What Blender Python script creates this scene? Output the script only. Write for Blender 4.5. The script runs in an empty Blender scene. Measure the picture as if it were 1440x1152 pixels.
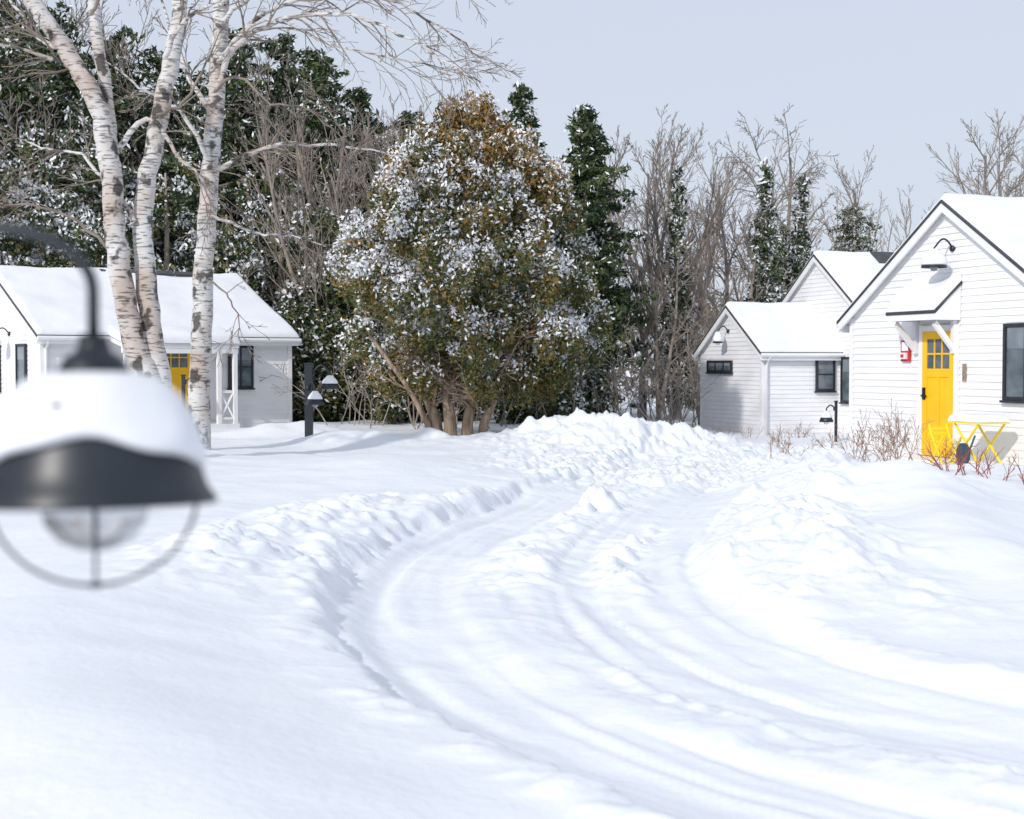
import bpy, math, numpy as np
from mathutils import Vector, Matrix
rng=np.random.default_rng(7)
scene=bpy.context.scene
# ------------------------------------------------------------ materials
def newmat(name):
    m=bpy.data.materials.new(name); m.use_nodes=True
    nt=m.node_tree; return m,nt,nt.nodes['Principled BSDF']
def mat(name,c1,c2=None,scale=5,rough=.6,stretch=(1,1,1),bump=0,bscale=None,metal=0,detail=4,lo=.35,hi=.65,spec=None,bdist=.02):
    m,nt,b=newmat(name)
    b.inputs['Roughness'].default_value=rough; b.inputs['Metallic'].default_value=metal
    if spec is not None: b.inputs['Specular IOR Level'].default_value=spec
    b.inputs['Base Color'].default_value=(*c1,1)
    tc=nt.nodes.new('ShaderNodeTexCoord'); mp=nt.nodes.new('ShaderNodeMapping')
    mp.inputs['Scale'].default_value=stretch; nt.links.new(tc.outputs['Object'],mp.inputs[0])
    if c2:
        n=nt.nodes.new('ShaderNodeTexNoise'); n.inputs['Scale'].default_value=scale; n.inputs['Detail'].default_value=detail
        r=nt.nodes.new('ShaderNodeValToRGB'); r.color_ramp.elements[0].position=lo; r.color_ramp.elements[1].position=hi
        r.color_ramp.elements[0].color=(*c1,1); r.color_ramp.elements[1].color=(*c2,1)
        nt.links.new(mp.outputs[0],n.inputs['Vector']); nt.links.new(n.outputs['Fac'],r.inputs[0]); nt.links.new(r.outputs[0],b.inputs['Base Color'])
    if bump:
        n2=nt.nodes.new('ShaderNodeTexNoise'); n2.inputs['Scale'].default_value=bscale or scale; n2.inputs['Detail'].default_value=6
        bp=nt.nodes.new('ShaderNodeBump'); bp.inputs['Strength'].default_value=bump; bp.inputs['Distance'].default_value=bdist
        nt.links.new(mp.outputs[0],n2.inputs['Vector']); nt.links.new(n2.outputs['Fac'],bp.inputs['Height']); nt.links.new(bp.outputs[0],b.inputs['Normal'])
    return m
M={}
M['snow']=mat('snow',(.80,.83,.88),(.84,.865,.90),.6,.6,bump=.3,bscale=16,bdist=.025,spec=.3)
M['snow2']=mat('roof_snow',(.80,.82,.87),(.85,.865,.89),1.5,.65,bump=.3,bscale=6,bdist=.03,spec=.25)
M['white']=mat('white_clapboard_paint',(.78,.78,.80),(.84,.84,.85),1.3,.5,(1,1,4),bump=.1,bscale=30,bdist=.003)
M['trim']=mat('white_trim_paint',(.82,.82,.83),(.78,.78,.79),3,.45)
M['roof']=mat('dark_roof_metal',(.035,.038,.042),(.06,.062,.068),6,.45)
M['black']=mat('black_paint',(.010,.015,.023),(.017,.024,.033),8,.38)
M['frame']=mat('black_window_frame',(.015,.018,.024),(.025,.03,.036),8,.5)
M['glass']=mat('window_glass',(.06,.085,.105),(.16,.19,.21),2.2,.12,(1,1,1.5))
M['yellow']=mat('yellow_door_paint',(.86,.47,.004),(.90,.53,.006),2,.4,bump=.05,bscale=12)
M['yellow2']=mat('yellow_metal_paint',(.92,.66,.01),(.95,.72,.02),5,.4)
M['red']=mat('red_paint',(.55,.03,.03),(.45,.02,.02),5,.45)
M['brass']=mat('door_hardware',(.03,.03,.03),None,5,.35,metal=.6)
M['bluegrey']=mat('dark_teal_plastic',(.012,.05,.08),(.02,.075,.11),5,.6)
M['globe']=mat('frosted_glass',(.84,.86,.90),(.88,.9,.92),6,.15)
M['globe'].node_tree.nodes['Principled BSDF'].inputs['Transmission Weight'].default_value=.75
M['globe'].node_tree.nodes['Principled BSDF'].inputs['IOR'].default_value=1.1
M['pane_top']=mat('window_pane_top',(.16,.19,.22),(.24,.27,.30),3,.2)
def birch():
    m,nt,b=newmat('birch_bark'); b.inputs['Roughness'].default_value=.75
    tc=nt.nodes.new('ShaderNodeTexCoord')
    def noise(sc,st,det=5):
        mp=nt.nodes.new('ShaderNodeMapping'); mp.inputs['Scale'].default_value=st
        n=nt.nodes.new('ShaderNodeTexNoise'); n.inputs['Scale'].default_value=sc; n.inputs['Detail'].default_value=det
        nt.links.new(tc.outputs['Object'],mp.inputs[0]); nt.links.new(mp.outputs[0],n.inputs['Vector']); return n
    def ramp(n,p0,c0,p1,c1):
        r=nt.nodes.new('ShaderNodeValToRGB'); e=r.color_ramp.elements
        e[0].position=p0;e[0].color=(*c0,1);e[1].position=p1;e[1].color=(*c1,1); nt.links.new(n.outputs['Fac'],r.inputs[0]); return r
    base=ramp(noise(1.4,(1,1,.7)),.45,(.62,.61,.60),.66,(.46,.38,.33))
    lent=ramp(noise(4.5,(1.2,1.2,7)),.37,(.12,.11,.10),.47,(1,1,1))
    patch=ramp(noise(3.4,(1,1,.9),9),.39,(.07,.065,.06),.45,(1,1,1))
    mx=nt.nodes.new('ShaderNodeMix'); mx.data_type='RGBA'; mx.blend_type='MULTIPLY'; mx.inputs[0].default_value=.8
    mx2=nt.nodes.new('ShaderNodeMix'); mx2.data_type='RGBA'; mx2.blend_type='MULTIPLY'; mx2.inputs[0].default_value=.9
    nt.links.new(base.outputs[0],mx.inputs[6]); nt.links.new(lent.outputs[0],mx.inputs[7])
    nt.links.new(mx.outputs[2],mx2.inputs[6]); nt.links.new(patch.outputs[0],mx2.inputs[7]); nt.links.new(mx2.outputs[2],b.inputs['Base Color'])
    bp=nt.nodes.new('ShaderNodeBump'); bp.inputs['Strength'].default_value=.5; bp.inputs['Distance'].default_value=.02
    nt.links.new(mx2.outputs[2],bp.inputs['Height']); nt.links.new(bp.outputs[0],b.inputs['Normal'])
    return m
M['birch']=birch()
M['twig']=mat('birch_twig_bark',(.16,.12,.10),(.30,.25,.21),4,.8)
M['bark']=mat('grey_brown_bark',(.17,.14,.12),(.38,.33,.285),4,.85,(1,1,.4),bump=.5,bscale=20)
M['cedarbark']=mat('cedar_bark',(.20,.13,.085),(.42,.33,.25),5,.85,(3,3,.4),bump=.6,bscale=12)
M['shrub']=mat('dry_shrub_twig',(.24,.14,.09),(.38,.25,.17),6,.85)
M['redtwig']=mat('red_dogwood_twig',(.25,.05,.05),(.32,.09,.08),6,.7)
def leaf(name,c1,c2,scale=1.3): return mat(name,c1,c2,scale,.7,detail=3,spec=.2)
M['lg']=leaf('conifer_needles_dark',(.020,.038,.022),(.052,.078,.038))
M['lg2']=leaf('conifer_needles_green',(.050,.082,.036),(.11,.135,.055))
M['lo']=leaf('cedar_olive',(.12,.12,.042),(.21,.175,.065))
M['lb']=leaf('cedar_bronze',(.19,.12,.035),(.36,.21,.065))
M['ls']=leaf('snow_on_foliage',(.80,.82,.86),(.86,.87,.9))
# ------------------------------------------------------------ mesh helpers
def mesh_obj(name,verts,faces,mats,midx=None,smooth=False,parent=None):
    me=bpy.data.meshes.new(name); me.from_pydata([tuple(v) for v in verts],[],faces)
    for m in mats: me.materials.append(m)
    if midx is not None: me.polygons.foreach_set('material_index',np.asarray(midx,dtype=np.int32))
    if smooth: me.polygons.foreach_set('use_smooth',np.ones(len(me.polygons),dtype=bool))
    me.update(); ob=bpy.data.objects.new(name,me); scene.collection.objects.link(ob)
    if parent: setp(ob,parent)
    return ob
def setp(ob,parent):
    ob.parent=parent; ob.matrix_parent_inverse=Matrix.Translation(parent.location).inverted()
def quad_obj(name,V,mats,midx=None,smooth=False,parent=None):
    n=len(V); me=bpy.data.meshes.new(name); me.vertices.add(n*4); me.vertices.foreach_set('co',V.reshape(-1).astype(np.float32))
    me.loops.add(n*4); me.loops.foreach_set('vertex_index',np.arange(n*4,dtype=np.int32))
    me.polygons.add(n); me.polygons.foreach_set('loop_start',np.arange(0,n*4,4,dtype=np.int32)); me.polygons.foreach_set('loop_total',np.full(n,4,dtype=np.int32))
    for m in mats: me.materials.append(m)
    if midx is not None: me.polygons.foreach_set('material_index',midx.astype(np.int32))
    me.update(calc_edges=True)
    ob=bpy.data.objects.new(name,me); scene.collection.objects.link(ob)
    if parent: setp(ob,parent)
    return ob
def empty(name,loc):
    e=bpy.data.objects.new(name,None); e.location=loc; e.empty_display_size=.3; scene.collection.objects.link(e); return e
class MB:
    def __init__(s): s.v=[];s.f=[];s.m=[]
    def add(s,vs,fs,mi=0):
        o=len(s.v); s.v+= [tuple(v) for v in vs]; s.f+=[tuple(i+o for i in f) for f in fs]; s.m+=[mi]*len(fs)
    def hexa(s,p,mi=0):
        s.add(p,[(0,3,2,1),(4,5,6,7),(0,1,5,4),(1,2,6,5),(2,3,7,6),(3,0,4,7)],mi)
    def box(s,F,a0,a1,o0,o1,z0,z1,mi=0):
        s.hexa([F(a0,o0,z0),F(a1,o0,z0),F(a1,o1,z0),F(a0,o1,z0),F(a0,o0,z1),F(a1,o0,z1),F(a1,o1,z1),F(a0,o1,z1)],mi)
    def tube(s,pts,rad,sides=8,mi=0,cap=True):
        pts=np.array(pts,float); n=len(pts); rad=np.broadcast_to(np.array(rad,float),(n,))
        tg=np.gradient(pts,axis=0); tg/=np.linalg.norm(tg,axis=1)[:,None]+1e-9
        ref=np.array([0,0,1.]) if abs(tg[0][2])<.9 else np.array([1.,0,0])
        vs=[]
        nrm=np.cross(tg[0],ref); nrm/=np.linalg.norm(nrm)
        ang=np.linspace(0,2*np.pi,sides,endpoint=False)
        for i in range(n):
            nrm=nrm-tg[i]*np.dot(nrm,tg[i]); nrm/=np.linalg.norm(nrm)+1e-9
            b=np.cross(tg[i],nrm)
            vs.append(pts[i]+rad[i]*(np.cos(ang)[:,None]*nrm+np.sin(ang)[:,None]*b))
        vs=np.concatenate(vs); fs=[]
        for i in range(n-1):
            for k in range(sides):
                k2=(k+1)%sides; fs.append((i*sides+k,i*sides+k2,(i+1)*sides+k2,(i+1)*sides+k))
        if cap: fs.append(tuple(range(sides))[::-1]); fs.append(tuple((n-1)*sides+k for k in range(sides)))
        s.add(vs.tolist(),fs,mi)
    def lathe(s,prof,c,sides=32,mi=0,X=Matrix.Identity(3)):
        vs=[];fs=[];n=len(prof)
        for r,z in prof:
            for k in range(sides):
                a=2*math.pi*k/sides; vs.append(Vector(c)+X@Vector((r*math.cos(a),r*math.sin(a),z)))
        for i in range(n-1):
            for k in range(sides):
                k2=(k+1)%sides; fs.append((i*sides+k,i*sides+k2,(i+1)*sides+k2,(i+1)*sides+k))
        s.add(vs,fs,mi)
    def obj(s,name,mats,parent=None,smooth=False): return mesh_obj(name,s.v,s.f,mats,s.m,smooth,parent)
# ------------------------------------------------------------ noise
_tab=rng.random((8,256,256))
def vn(x,y,seed=0):
    t=_tab[seed%8]; x=np.asarray(x,float)+100.3*seed; y=np.asarray(y,float)+57.7*seed
    xi=np.floor(x).astype(int); yi=np.floor(y).astype(int); fx=x-xi; fy=y-yi
    fx=fx*fx*fx*(fx*(fx*6-15)+10); fy=fy*fy*fy*(fy*(fy*6-15)+10)
    a=t[xi%256,yi%256];b=t[(xi+1)%256,yi%256];c=t[xi%256,(yi+1)%256];d=t[(xi+1)%256,(yi+1)%256]
    return (a*(1-fx)+b*fx)*(1-fy)+(c*(1-fx)+d*fx)*fy
def fbm(x,y,seed=0,oct=4,g=.5):
    s=0;a=1;n=0
    for o in range(oct):
        s=s+a*(vn(x*2**o,y*2**o,seed+o)-.5); n+=a; a*=g
    return s/n*2
def ss(a,b,x):
    t=np.clip((np.asarray(x,float)-a)/(b-a),0,1); return t*t*(3-2*t)
def gs(x,c,w): return np.exp(-((x-c)/w)**2)
# ------------------------------------------------------------ ground
ctrl=np.array([(12,-1.5),(8,1.2),(5.3,3.1),(3.6,4.4),(2.4,5.35),(1.5,6.3),(.85,7.3),(.42,8.4),(.18,9.6),(.1,11),(.25,12.8),(.68,14.8),(1.3,17),(2.0,19.5),(2.6,22),(3.2,25),(4.3,28),(6.5,31),(11,33),(20,34)],float)
def catmull(P,n=14):
    out=[]
    Q=np.vstack([2*P[0]-P[1],P,2*P[-1]-P[-2]])
    for i in range(1,len(Q)-2):
        for t in np.linspace(0,1,n,endpoint=False):
            a,b,c,d=Q[i-1],Q[i],Q[i+1],Q[i+2]
            out.append(.5*((2*b)+(c-a)*t+(2*a-5*b+4*c-d)*t*t+(3*b-a-3*c+d)*t**3))
    out.append(P[-1]); return np.array(out)
road=catmull(ctrl); tang=np.gradient(road,axis=0); tang/=np.linalg.norm(tang,axis=1)[:,None]
arc=np.concatenate([[0],np.cumsum(np.linalg.norm(np.diff(road,axis=0),axis=1))])
def roadcoord(x,y):
    x=x.ravel();y=y.ravel();D=np.full(len(x),9.0);S=np.zeros(len(x))
    idx=np.where((x>-5)&(x<22)&(y>-4)&(y<40))[0]
    for c in np.array_split(idx,max(1,len(idx)//20000+1)):
        if len(c)==0: continue
        dx=x[c,None]-road[None,:,0]; dy=y[c,None]-road[None,:,1]
        k=np.argmin(dx*dx+dy*dy,axis=1); r=np.arange(len(c)); ddx=dx[r,k]; ddy=dy[r,k]
        al=ddx*tang[k,0]+ddy*tang[k,1]
        D[c]=ddx*tang[k,1]-ddy*tang[k,0]; S[c]=arc[k]+al
    return D,S
def height(x,y):
    x=np.asarray(x,float);y=np.asarray(y,float);shp=x.shape
    D,S=roadcoord(x,y); D=D.reshape(shp); S=S.reshape(shp)
    r=np.hypot(x,y)
    z=-.30*ss(26,35,y)*ss(2.5,6,x)
    z=z+.08*fbm(x/4,y/4,1,3)+.025*fbm(x/.9,y/.9,2,3)*(r<60)
    z=z+.012*fbm(x/.35+y/.8,y/.35,3,3)*ss(5,10,y)
    for (hx,hy,hh,sx,sy,rg) in [(-4.5,16,.10,3.5,5,0),(-1.6,20.5,.20,1.5,2.4,0),(-6.5,24,.12,3,3,0),(-3.2,27.5,.25,1.0,.8,.3),(-4.6,30,.3,1.4,.9,.3),(-.2,27.5,.12,1.8,1.0,.5),
        (1.9,28.3,.50,1.15,1.0,.6),(3.5,29,.30,1.2,.9,.7),(.4,28.8,.22,1.1,1,.7),(-1.9,28.3,.18,.8,.6,.7),
        (4.1,15.5,.36,.9,1.1,.2),(5.4,17.5,.25,1.2,1.2,.2),(3.2,11.6,.16,1.2,1.2,0),(5.5,13,.12,2,1.3,0),(4.2,19.6,.16,1.0,1.3,.3),(-2.6,8.5,.16,1.3,2.2,0),(-1.6,5.5,.08,1.2,1.3,0),
        (8,19,.22,2,1.2,.2),(6.4,20.2,.12,.8,.6,.3)]:
        g=np.exp(-((x-hx)/sx)**2-((y-hy)/sy)**2)
        z=z+hh*g*(1+rg*fbm(x/.5,y/.5,4,4))
    fade=1-ss(27,31,y)
    wob=.16*fbm(x/1.1,y/1.1,5,3)+.08*fbm(x/.22,y/.22,6,3)
    a=np.abs(D)+wob
    inside=(1-ss(1.34,1.52,a))*fade
    z=z-.10*inside
    rw=D+.05+.05*fbm(S*.6,D*0,2,2)
    z=z-.04*np.exp(-((np.abs(rw)-.82)/.36)**6)*fade*(.7+.5*vn(S*.5,np.sign(D),4))
    z=z-.025*inside*(ss(-.02,.05,fbm(D*2.6+.25*fbm(S*.25,D,1,2),S*.10,7,2)))
    z=z+inside*(.03*fbm(D*5,S*.4,2,4)+.022*fbm(x/.25,y/.25,5,3)*(.25+.75*ss(15,19,y)))
    clump=np.clip(fbm(x/.35,y/.35,1,4)*1.6+.25,0,1)
    clump2=np.clip(fbm(x/.16,y/.16,3,3)*1.8+.1,0,1)
    patchy=np.clip(fbm(S*.35,S*0+3,6,2)*2.2+.55,0,1)
    midm=.22+.78*ss(10.0,12.0,y)*(1-ss(17.5,20,y))
    z=z+gs(D+.05+.16*fbm(S*.8,S*0,4,2),0,.30)*fade*midm*(.02+(.19*clump+.12*clump2)*(.4+.6*patchy))
    z=z+gs(D-.75,0,.22)*ss(10,11,y)*(1-ss(14,15.5,y))*(.10*clump+.08*clump2)
    lump=(.03+.10*clump+.08*clump2)
    edgefar=(1-.7*ss(16,20,y))*(.35+.65*ss(7.5,9.5,y))
    z=z+gs(a,1.62,.17)*fade*lump*(.25+.75*patchy)*edgefar
    lb=ss(8.5,11,y)*(1-ss(14.5,17.5,y))
    z=z+gs(D,-2.3,.6)*lb*(.11+.11*clump*(.3+.7*patchy)+.07*clump2)*fade
    rb=ss(8,11,y)*(1-.6*ss(16,21,y))
    z=z+gs(D,2.3,.6)*rb*fade*(.16+.13*clump+.05*clump2)
    z=z+gs(D,3.6,.5)*(.15+.07*fbm(S*.5,D*0,6,2))*ss(5,8,y)*(1-ss(15,18,y))
    z=z+gs(D,-3.1,.8)*.06*(1-ss(12,15,y))
    m=ss(18,21,y)*(1-ss(30,33,y))*ss(-1.2,.6,x)*(1-ss(4.5,6.5,x))
    z=z+m*(.11*clump*np.clip(.3+fbm(x/1.2,y/1.2,7,2),0,1)+.09*clump2-.05)
    z=z+.008*np.sin((x*.8+y*2.4)*2.2+3*fbm(x/1.5,y/1.5,2,3))*(1-inside)*np.clip(fbm(x/3,y/3,6,2)*2+.4,0,1)*(r<40)
    return z
xs=np.concatenate([-np.geomspace(11,600,40)[::-1],np.linspace(-10.9,-4,90,endpoint=False),np.linspace(-4,6,290,endpoint=False),np.linspace(6,11,60,endpoint=False),np.geomspace(11,600,40)])
ys=[-40,-20,-8,-3,-1,0,1,2]; yy=2.4
while yy<36: ys.append(yy); yy+=max(.022,.0036*yy)
while yy<1500: ys.append(yy); yy*=1.035
ys=np.array(ys)
GX,GY=np.meshgrid(xs,ys); GZ=height(GX,GY)
ny,nx=GX.shape
co=np.stack([GX,GY,GZ],-1).reshape(-1,3)
ii=(np.arange(ny-1)[:,None]*nx+np.arange(nx-1)[None,:]).ravel()
F=np.stack([ii,ii+1,ii+nx+1,ii+nx],1)
me=bpy.data.meshes.new('snow_ground'); me.vertices.add(len(co)); me.vertices.foreach_set('co',co.ravel().astype(np.float32))
me.loops.add(F.size); me.loops.foreach_set('vertex_index',F.ravel().astype(np.int32)); me.polygons.add(len(F))
me.polygons.foreach_set('loop_start',np.arange(0,F.size,4,dtype=np.int32)); me.polygons.foreach_set('loop_total',np.full(len(F),4,dtype=np.int32))
me.polygons.foreach_set('use_smooth',np.ones(len(F),dtype=bool)); me.materials.append(M['snow']); me.update(calc_edges=True)
scene.collection.objects.link(bpy.data.objects.new('snow_ground',me))
def gz(x,y): return float(height(np.array([x]),np.array([y]))[0])

# ------------------------------------------------------------ buildings
def frame(P,a,n):
    P=np.array(P,float);a=np.array(a,float);n=np.array(n,float)
    return lambda A,O,Z: (P[0]+a[0]*A+n[0]*O, P[1]+a[1]*A+n[1]*O, Z)
def clapboard(mb,Fr,z0,z1,ext,step=.115):
    z=z0
    while z<z1-.004:
        zt=min(z+step,z1); b0,b1=ext(z); t0,t1=ext(zt-.001)
        mb.add([Fr(b0,.016,z),Fr(b1,.016,z),Fr(t1,.0,zt),Fr(t0,.0,zt)],[(0,1,2,3)])
        mb.add([Fr(b0,.0,z),Fr(b1,.0,z),Fr(b1,.016,z),Fr(b0,.016,z)],[(0,1,2,3)])
        z=zt
def snow_sheet(name,c,thick,parent,ramp=(1,1,1,1),nx=40,ny=24,seed=0,rw=.1):
    c=[np.array(p,float) for p in c]
    La=np.linalg.norm(c[1]-c[0]);Lb=np.linalg.norm(c[3]-c[0])
    ea=rw/La; eb=rw/Lb
    def params(n,e):
        return np.concatenate([[0,e*.12,e*.35,e*.7],np.linspace(e,1-e,n),[1-e*.7,1-e*.35,1-e*.12,1]])
    A=params(nx,ea);B=params(ny,eb); vs=[];fs=[]
    na=len(A);nb=len(B)
    def prof(t): t=np.clip(t,0,1); return .25+.75*math.sqrt(max(0,1-(1-t)**2))
    for j,b in enumerate(B):
        for i,a in enumerate(A):
            p=(c[0]*(1-a)+c[1]*a)*(1-b)+(c[3]*(1-a)+c[2]*a)*b
            k=1
            if ramp[0]: k*=prof(b/eb)
            if ramp[2]: k*=prof((1-b)/eb)
            if ramp[3]: k*=prof(a/ea)
            if ramp[1]: k*=prof((1-a)/ea)
            t=thick*k*(1+.5*float(fbm(np.array(a*La/1.1),np.array(b*Lb/1.1),seed,3)))
            vs.append((p[0],p[1],p[2]+t))
    for j in range(nb-1):
        for i in range(na-1): fs.append((j*na+i,j*na+i+1,(j+1)*na+i+1,(j+1)*na+i))
    top=len(vs)
    ring=[(i,0) for i in range(na)]+[(na-1,j) for j in range(1,nb)]+[(i,nb-1) for i in range(na-2,-1,-1)]+[(0,j) for j in range(nb-2,0,-1)]
    for (i,j) in ring:
        a=A[i];b=B[j]; p=(c[0]*(1-a)+c[1]*a)*(1-b)+(c[3]*(1-a)+c[2]*a)*b; vs.append((p[0],p[1],p[2]+.004))
    n=len(ring)
    for k in range(n):
        k2=(k+1)%n; i,j=ring[k]; i2,j2=ring[k2]
        fs.append((top+k,top+k2,j2*na+i2,j*na+i))
    return mesh_obj(name,vs,fs,[M['snow2']],smooth=True,parent=parent)
def window(name,Fr,a0,a1,z0,z1,parent,vb=1,hb=0,trim=False):
    mb=MB(); w=.055
    mb.box(Fr,a0,a1,.02,.045,z0,z1,1)
    mb.box(Fr,a0,a0+w,.02,.075,z0,z1,0);mb.box(Fr,a1-w,a1,.02,.075,z0,z1,0)
    mb.box(Fr,a0+w,a1-w,.02,.073,z0,z0+w,0);mb.box(Fr,a0+w,a1-w,.02,.073,z1-w,z1,0)
    for i in range(vb):
        c=a0+(a1-a0)*(i+1)/(vb+1); mb.box(Fr,c-.02,c+.02,.03,.066,z0+w,z1-w,0)
    for i in range(hb):
        c=z0+(z1-z0)*(i+1)/(hb+1); mb.box(Fr,a0+w,a1-w,.03,.062,c-.015,c+.015,0)
    mb.box(Fr,a0-.03,a1+.03,.02,.10,z0-.04,z0-.002,0)
    mb.box(Fr,a0+w+.02,a1-w-.02,.046,.049,z1-w-(z1-z0)*.28,z1-w-.01,3)  # paler grey band across the top of the pane
    return mb.obj(name,[M['frame'],M['glass'],M['trim'],M['pane_top']],parent)
def door(name,Fr,a0,a1,z0,z1,parent):
    mb=MB(); 
    mb.box(Fr,a0-.09,a0-.002,.012,.06,z0,z1+.1,1);mb.box(Fr,a1+.002,a1+.09,.012,.06,z0,z1+.1,1);mb.box(Fr,a0,a1,.012,.06,z1+.002,z1+.1,1)
    mb.box(Fr,a0,a1,.01,.035,z0,z1,0)
    W=a1-a0; st=.12
    mb.box(Fr,a0,a0+st,.03,.05,z0,z1,0);mb.box(Fr,a1-st,a1,.03,.05,z0,z1,0)
    zg0=z1-.62; zg1=z1-.13
    mb.box(Fr,a0+st,a1-st,.03,.049,zg1,z1,0); mb.box(Fr,a0+st,a1-st,.03,.052,zg0-.14,zg0,0); mb.box(Fr,a0+st,a1-st,.03,.049,z0,z0+.24,0)
    c=(a0+a1)/2; mb.box(Fr,c-.035,c+.035,.03,.048,z0+.24,zg0-.14,0)
    mb.box(Fr,a0+st,a1-st,.03,.039,zg0,zg1,2)
    for i in range(1,3):
        x=a0+st+(W-2*st)*i/3; mb.box(Fr,x-.014,x+.014,.036,.05,zg0,zg1,0)
    zc=(zg0+zg1)/2; mb.box(Fr,a0+st,a1-st,.036,.048,zc-.014,zc+.014,0)
    mb.box(Fr,a0+.03,a0+.09,.05,.075,z0+.93,z0+1.13,3); mb.box(Fr,a0+.04,a0+.15,.075,.11,z0+.98,z0+1.01,3)
    return mb.obj(name,[M['yellow'],M['trim'],M['glass'],M['brass']],parent)
def barn_lamp(name,base,out,parent,R=.17,arm=.38,snow=1.0):
    base=np.array(base,float);out=np.array([out[0],out[1],0.]);mb=MB()
    P=[base+out*(arm*t)+np.array([0,0,arm*.42*math.sin(math.pi*min(t*1.02,1)) ]) for t in np.linspace(0,1,10)]
    P.append(P[-1]-np.array([0,0,.1]))
    mb.tube(P,.016,8,0); mb.tube([base-out*.02,base+out*.03],.05,12,0)
    c=P[-1]
    mb.lathe([(.0,.03),(.035,.025),(.04,-.03),(.075,-.05),(R*.72,-.10),(R*.92,-.17),(R,-.22),(R-.01,-.222),(R*.85,-.165),(.04,-.06)],c,24,0)
    mb.lathe([(.0,-.28),(.05,-.265),(.065,-.22),(.05,-.17),(.0,-.16)],c,16,2)
    if snow>=1: mb.lathe([(.0,.09),(.06,.08),(R*.7,.0),(R*.98,-.09),(R*1.0,-.16),(R*.95,-.18),(R*.7,-.1)],c,24,1)
    else: mb.lathe([(.0,.05),(.05,.04),(R*.6,-.03),(R*.80,-.085),(R*.8,-.115),(R*.6,-.1)],c,24,1)
    return mb.obj(name,[M['black'],M['snow2'],M['globe']],parent,smooth=True)
def house(O,u,v,hw,ez,az,L,bz,parent,ov=.2,fo=.16,snow=.17,pref=''):
    O=np.array(O,float);u=np.array(u,float);v=np.array(v,float); slope=(az-ez)/hw
    Fg=frame(O,u,-v); Fs=frame(O+u*hw,v,u)
    Ff=frame(O-u*hw,v,-u); Fb=frame(O+v*L,u,v)
    mb=MB()
    def ext(z):
        if z<=ez: return -hw,hw
        w=max(0,(az-z)/slope); return -w,w
    clapboard(mb,Fg,bz,az-.02,ext); 
    for Fr in (Fs,Ff): clapboard(mb,Fr,bz,ez,lambda z:(0,L))
    clapboard(mb,Fb,bz,az-.02,ext)
    mb.obj(pref+'walls',[M['white']],parent)
    t=MB()
    for Fr,aa in ((Fg,(-hw,hw)),(Fs,(0,L)),(Fb,(-hw,hw)),(Ff,(0,L))):
        t.box(Fr,aa[0]-.024,aa[0]+.09,.014,.027,bz,ez-.02); t.box(Fr,aa[1]-.09,aa[1]+.024,.014,.0265,bz,ez-.02)
    sw=hw+ov
    def slab(mb,sg,d0,d1,th,zo,s0=0,s1=None,mi=0):
        s1=sw if s1 is None else s1
        z0=az+zo-slope*s0; z1=az+zo-slope*s1
        P=lambda s,d,z:(O[0]+u[0]*sg*s+v[0]*d,O[1]+u[1]*sg*s+v[1]*d,z)
        mb.hexa([P(s0,d0,z0-th),P(s1,d0,z1-th),P(s1,d1,z1-th),P(s0,d1,z0-th),P(s0,d0,z0),P(s1,d0,z1),P(s1,d1,z1),P(s0,d1,z0)],mi)
    r=MB()
    for sg in (1,-1):
        slab(r,sg,-fo-.02,L+fo+.02,.045,.06,s1=sw+.02)
        slab(t,sg,-fo,-fo+.04,.15,.014); slab(t,sg,L+fo-.04,L+fo,.15,.014)
        slab(t,sg,-fo+.04,L+fo-.04,.03,.012,s0=0,s1=sw)
        P=lambda s,d,z:(O[0]+u[0]*sg*s+v[0]*d,O[1]+u[1]*sg*s+v[1]*d,z)
        zb=az-slope*sw
        t.hexa([P(sw-.03,-fo+.042,zb-.15),P(sw-.002,-fo+.042,zb-.15),P(sw-.002,L+fo-.042,zb-.15),P(sw-.03,L+fo-.042,zb-.15),P(sw-.03,-fo+.042,zb-.02),P(sw-.002,-fo+.042,zb-.02),P(sw-.002,L+fo-.042,zb-.02),P(sw-.03,L+fo-.042,zb-.02)])
        a=P(sw+.05,-fo,zb-.01);b=P(sw+.05,L+fo,zb-.01); t.tube([a,b],.05,8)
        cs=[P(0.0,-fo+.01,az+.06),P(0.0,L+fo-.01,az+.06),P(sw,L+fo-.01,az+.06-slope*sw),P(sw,-fo+.01,az+.06-slope*sw)]
        snow_sheet(pref+'roof_snow',cs,snow,parent,ramp=(0,1,1,1),seed=int(sg+2),rw=.14)
    r.obj(pref+'roof',[M['roof']],parent); t.obj(pref+'trim',[M['trim']],parent)
    d=MB(); d.tube([Fs(.1,.24,ez-.12),Fs(.1,.2,ez-.2),Fs(.1,.06,ez-.35),Fs(.1,.06,bz)],.038,8); d.obj(pref+'downspout',[M['trim']],parent,True)
    return Fg,Fs
uA=np.array([.34,-.9404]);vA=np.array([.9404,.34]); OA=(7.17,23.4)
A=empty('white_cottage',(7.17,23.4,0))
Fg,Fs=house(OA,uA,vA,2.82,2.43,4.20,8,-.2,A,snow=.12)
door('door',Fg,-.62,.22,.05,2.12,A)
window('window',Fg,1.44,2.42,1.02,2.2,A,1,0)
aw=MB()
s0,s1,p=-.95,.36,.56
zf,zw=2.44,2.93
aw.hexa([Fg(s0,.0,zw-.05),Fg(s1,.0,zw-.05),Fg(s1,p,zf-.05),Fg(s0,p,zf-.05),Fg(s0,.0,zw),Fg(s1,.0,zw),Fg(s1,p,zf),Fg(s0,p,zf)],1)
aw.box(Fg,s0+.02,s1-.02,p-.05,p-.01,zf-.15,zf-.045,0)
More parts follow.
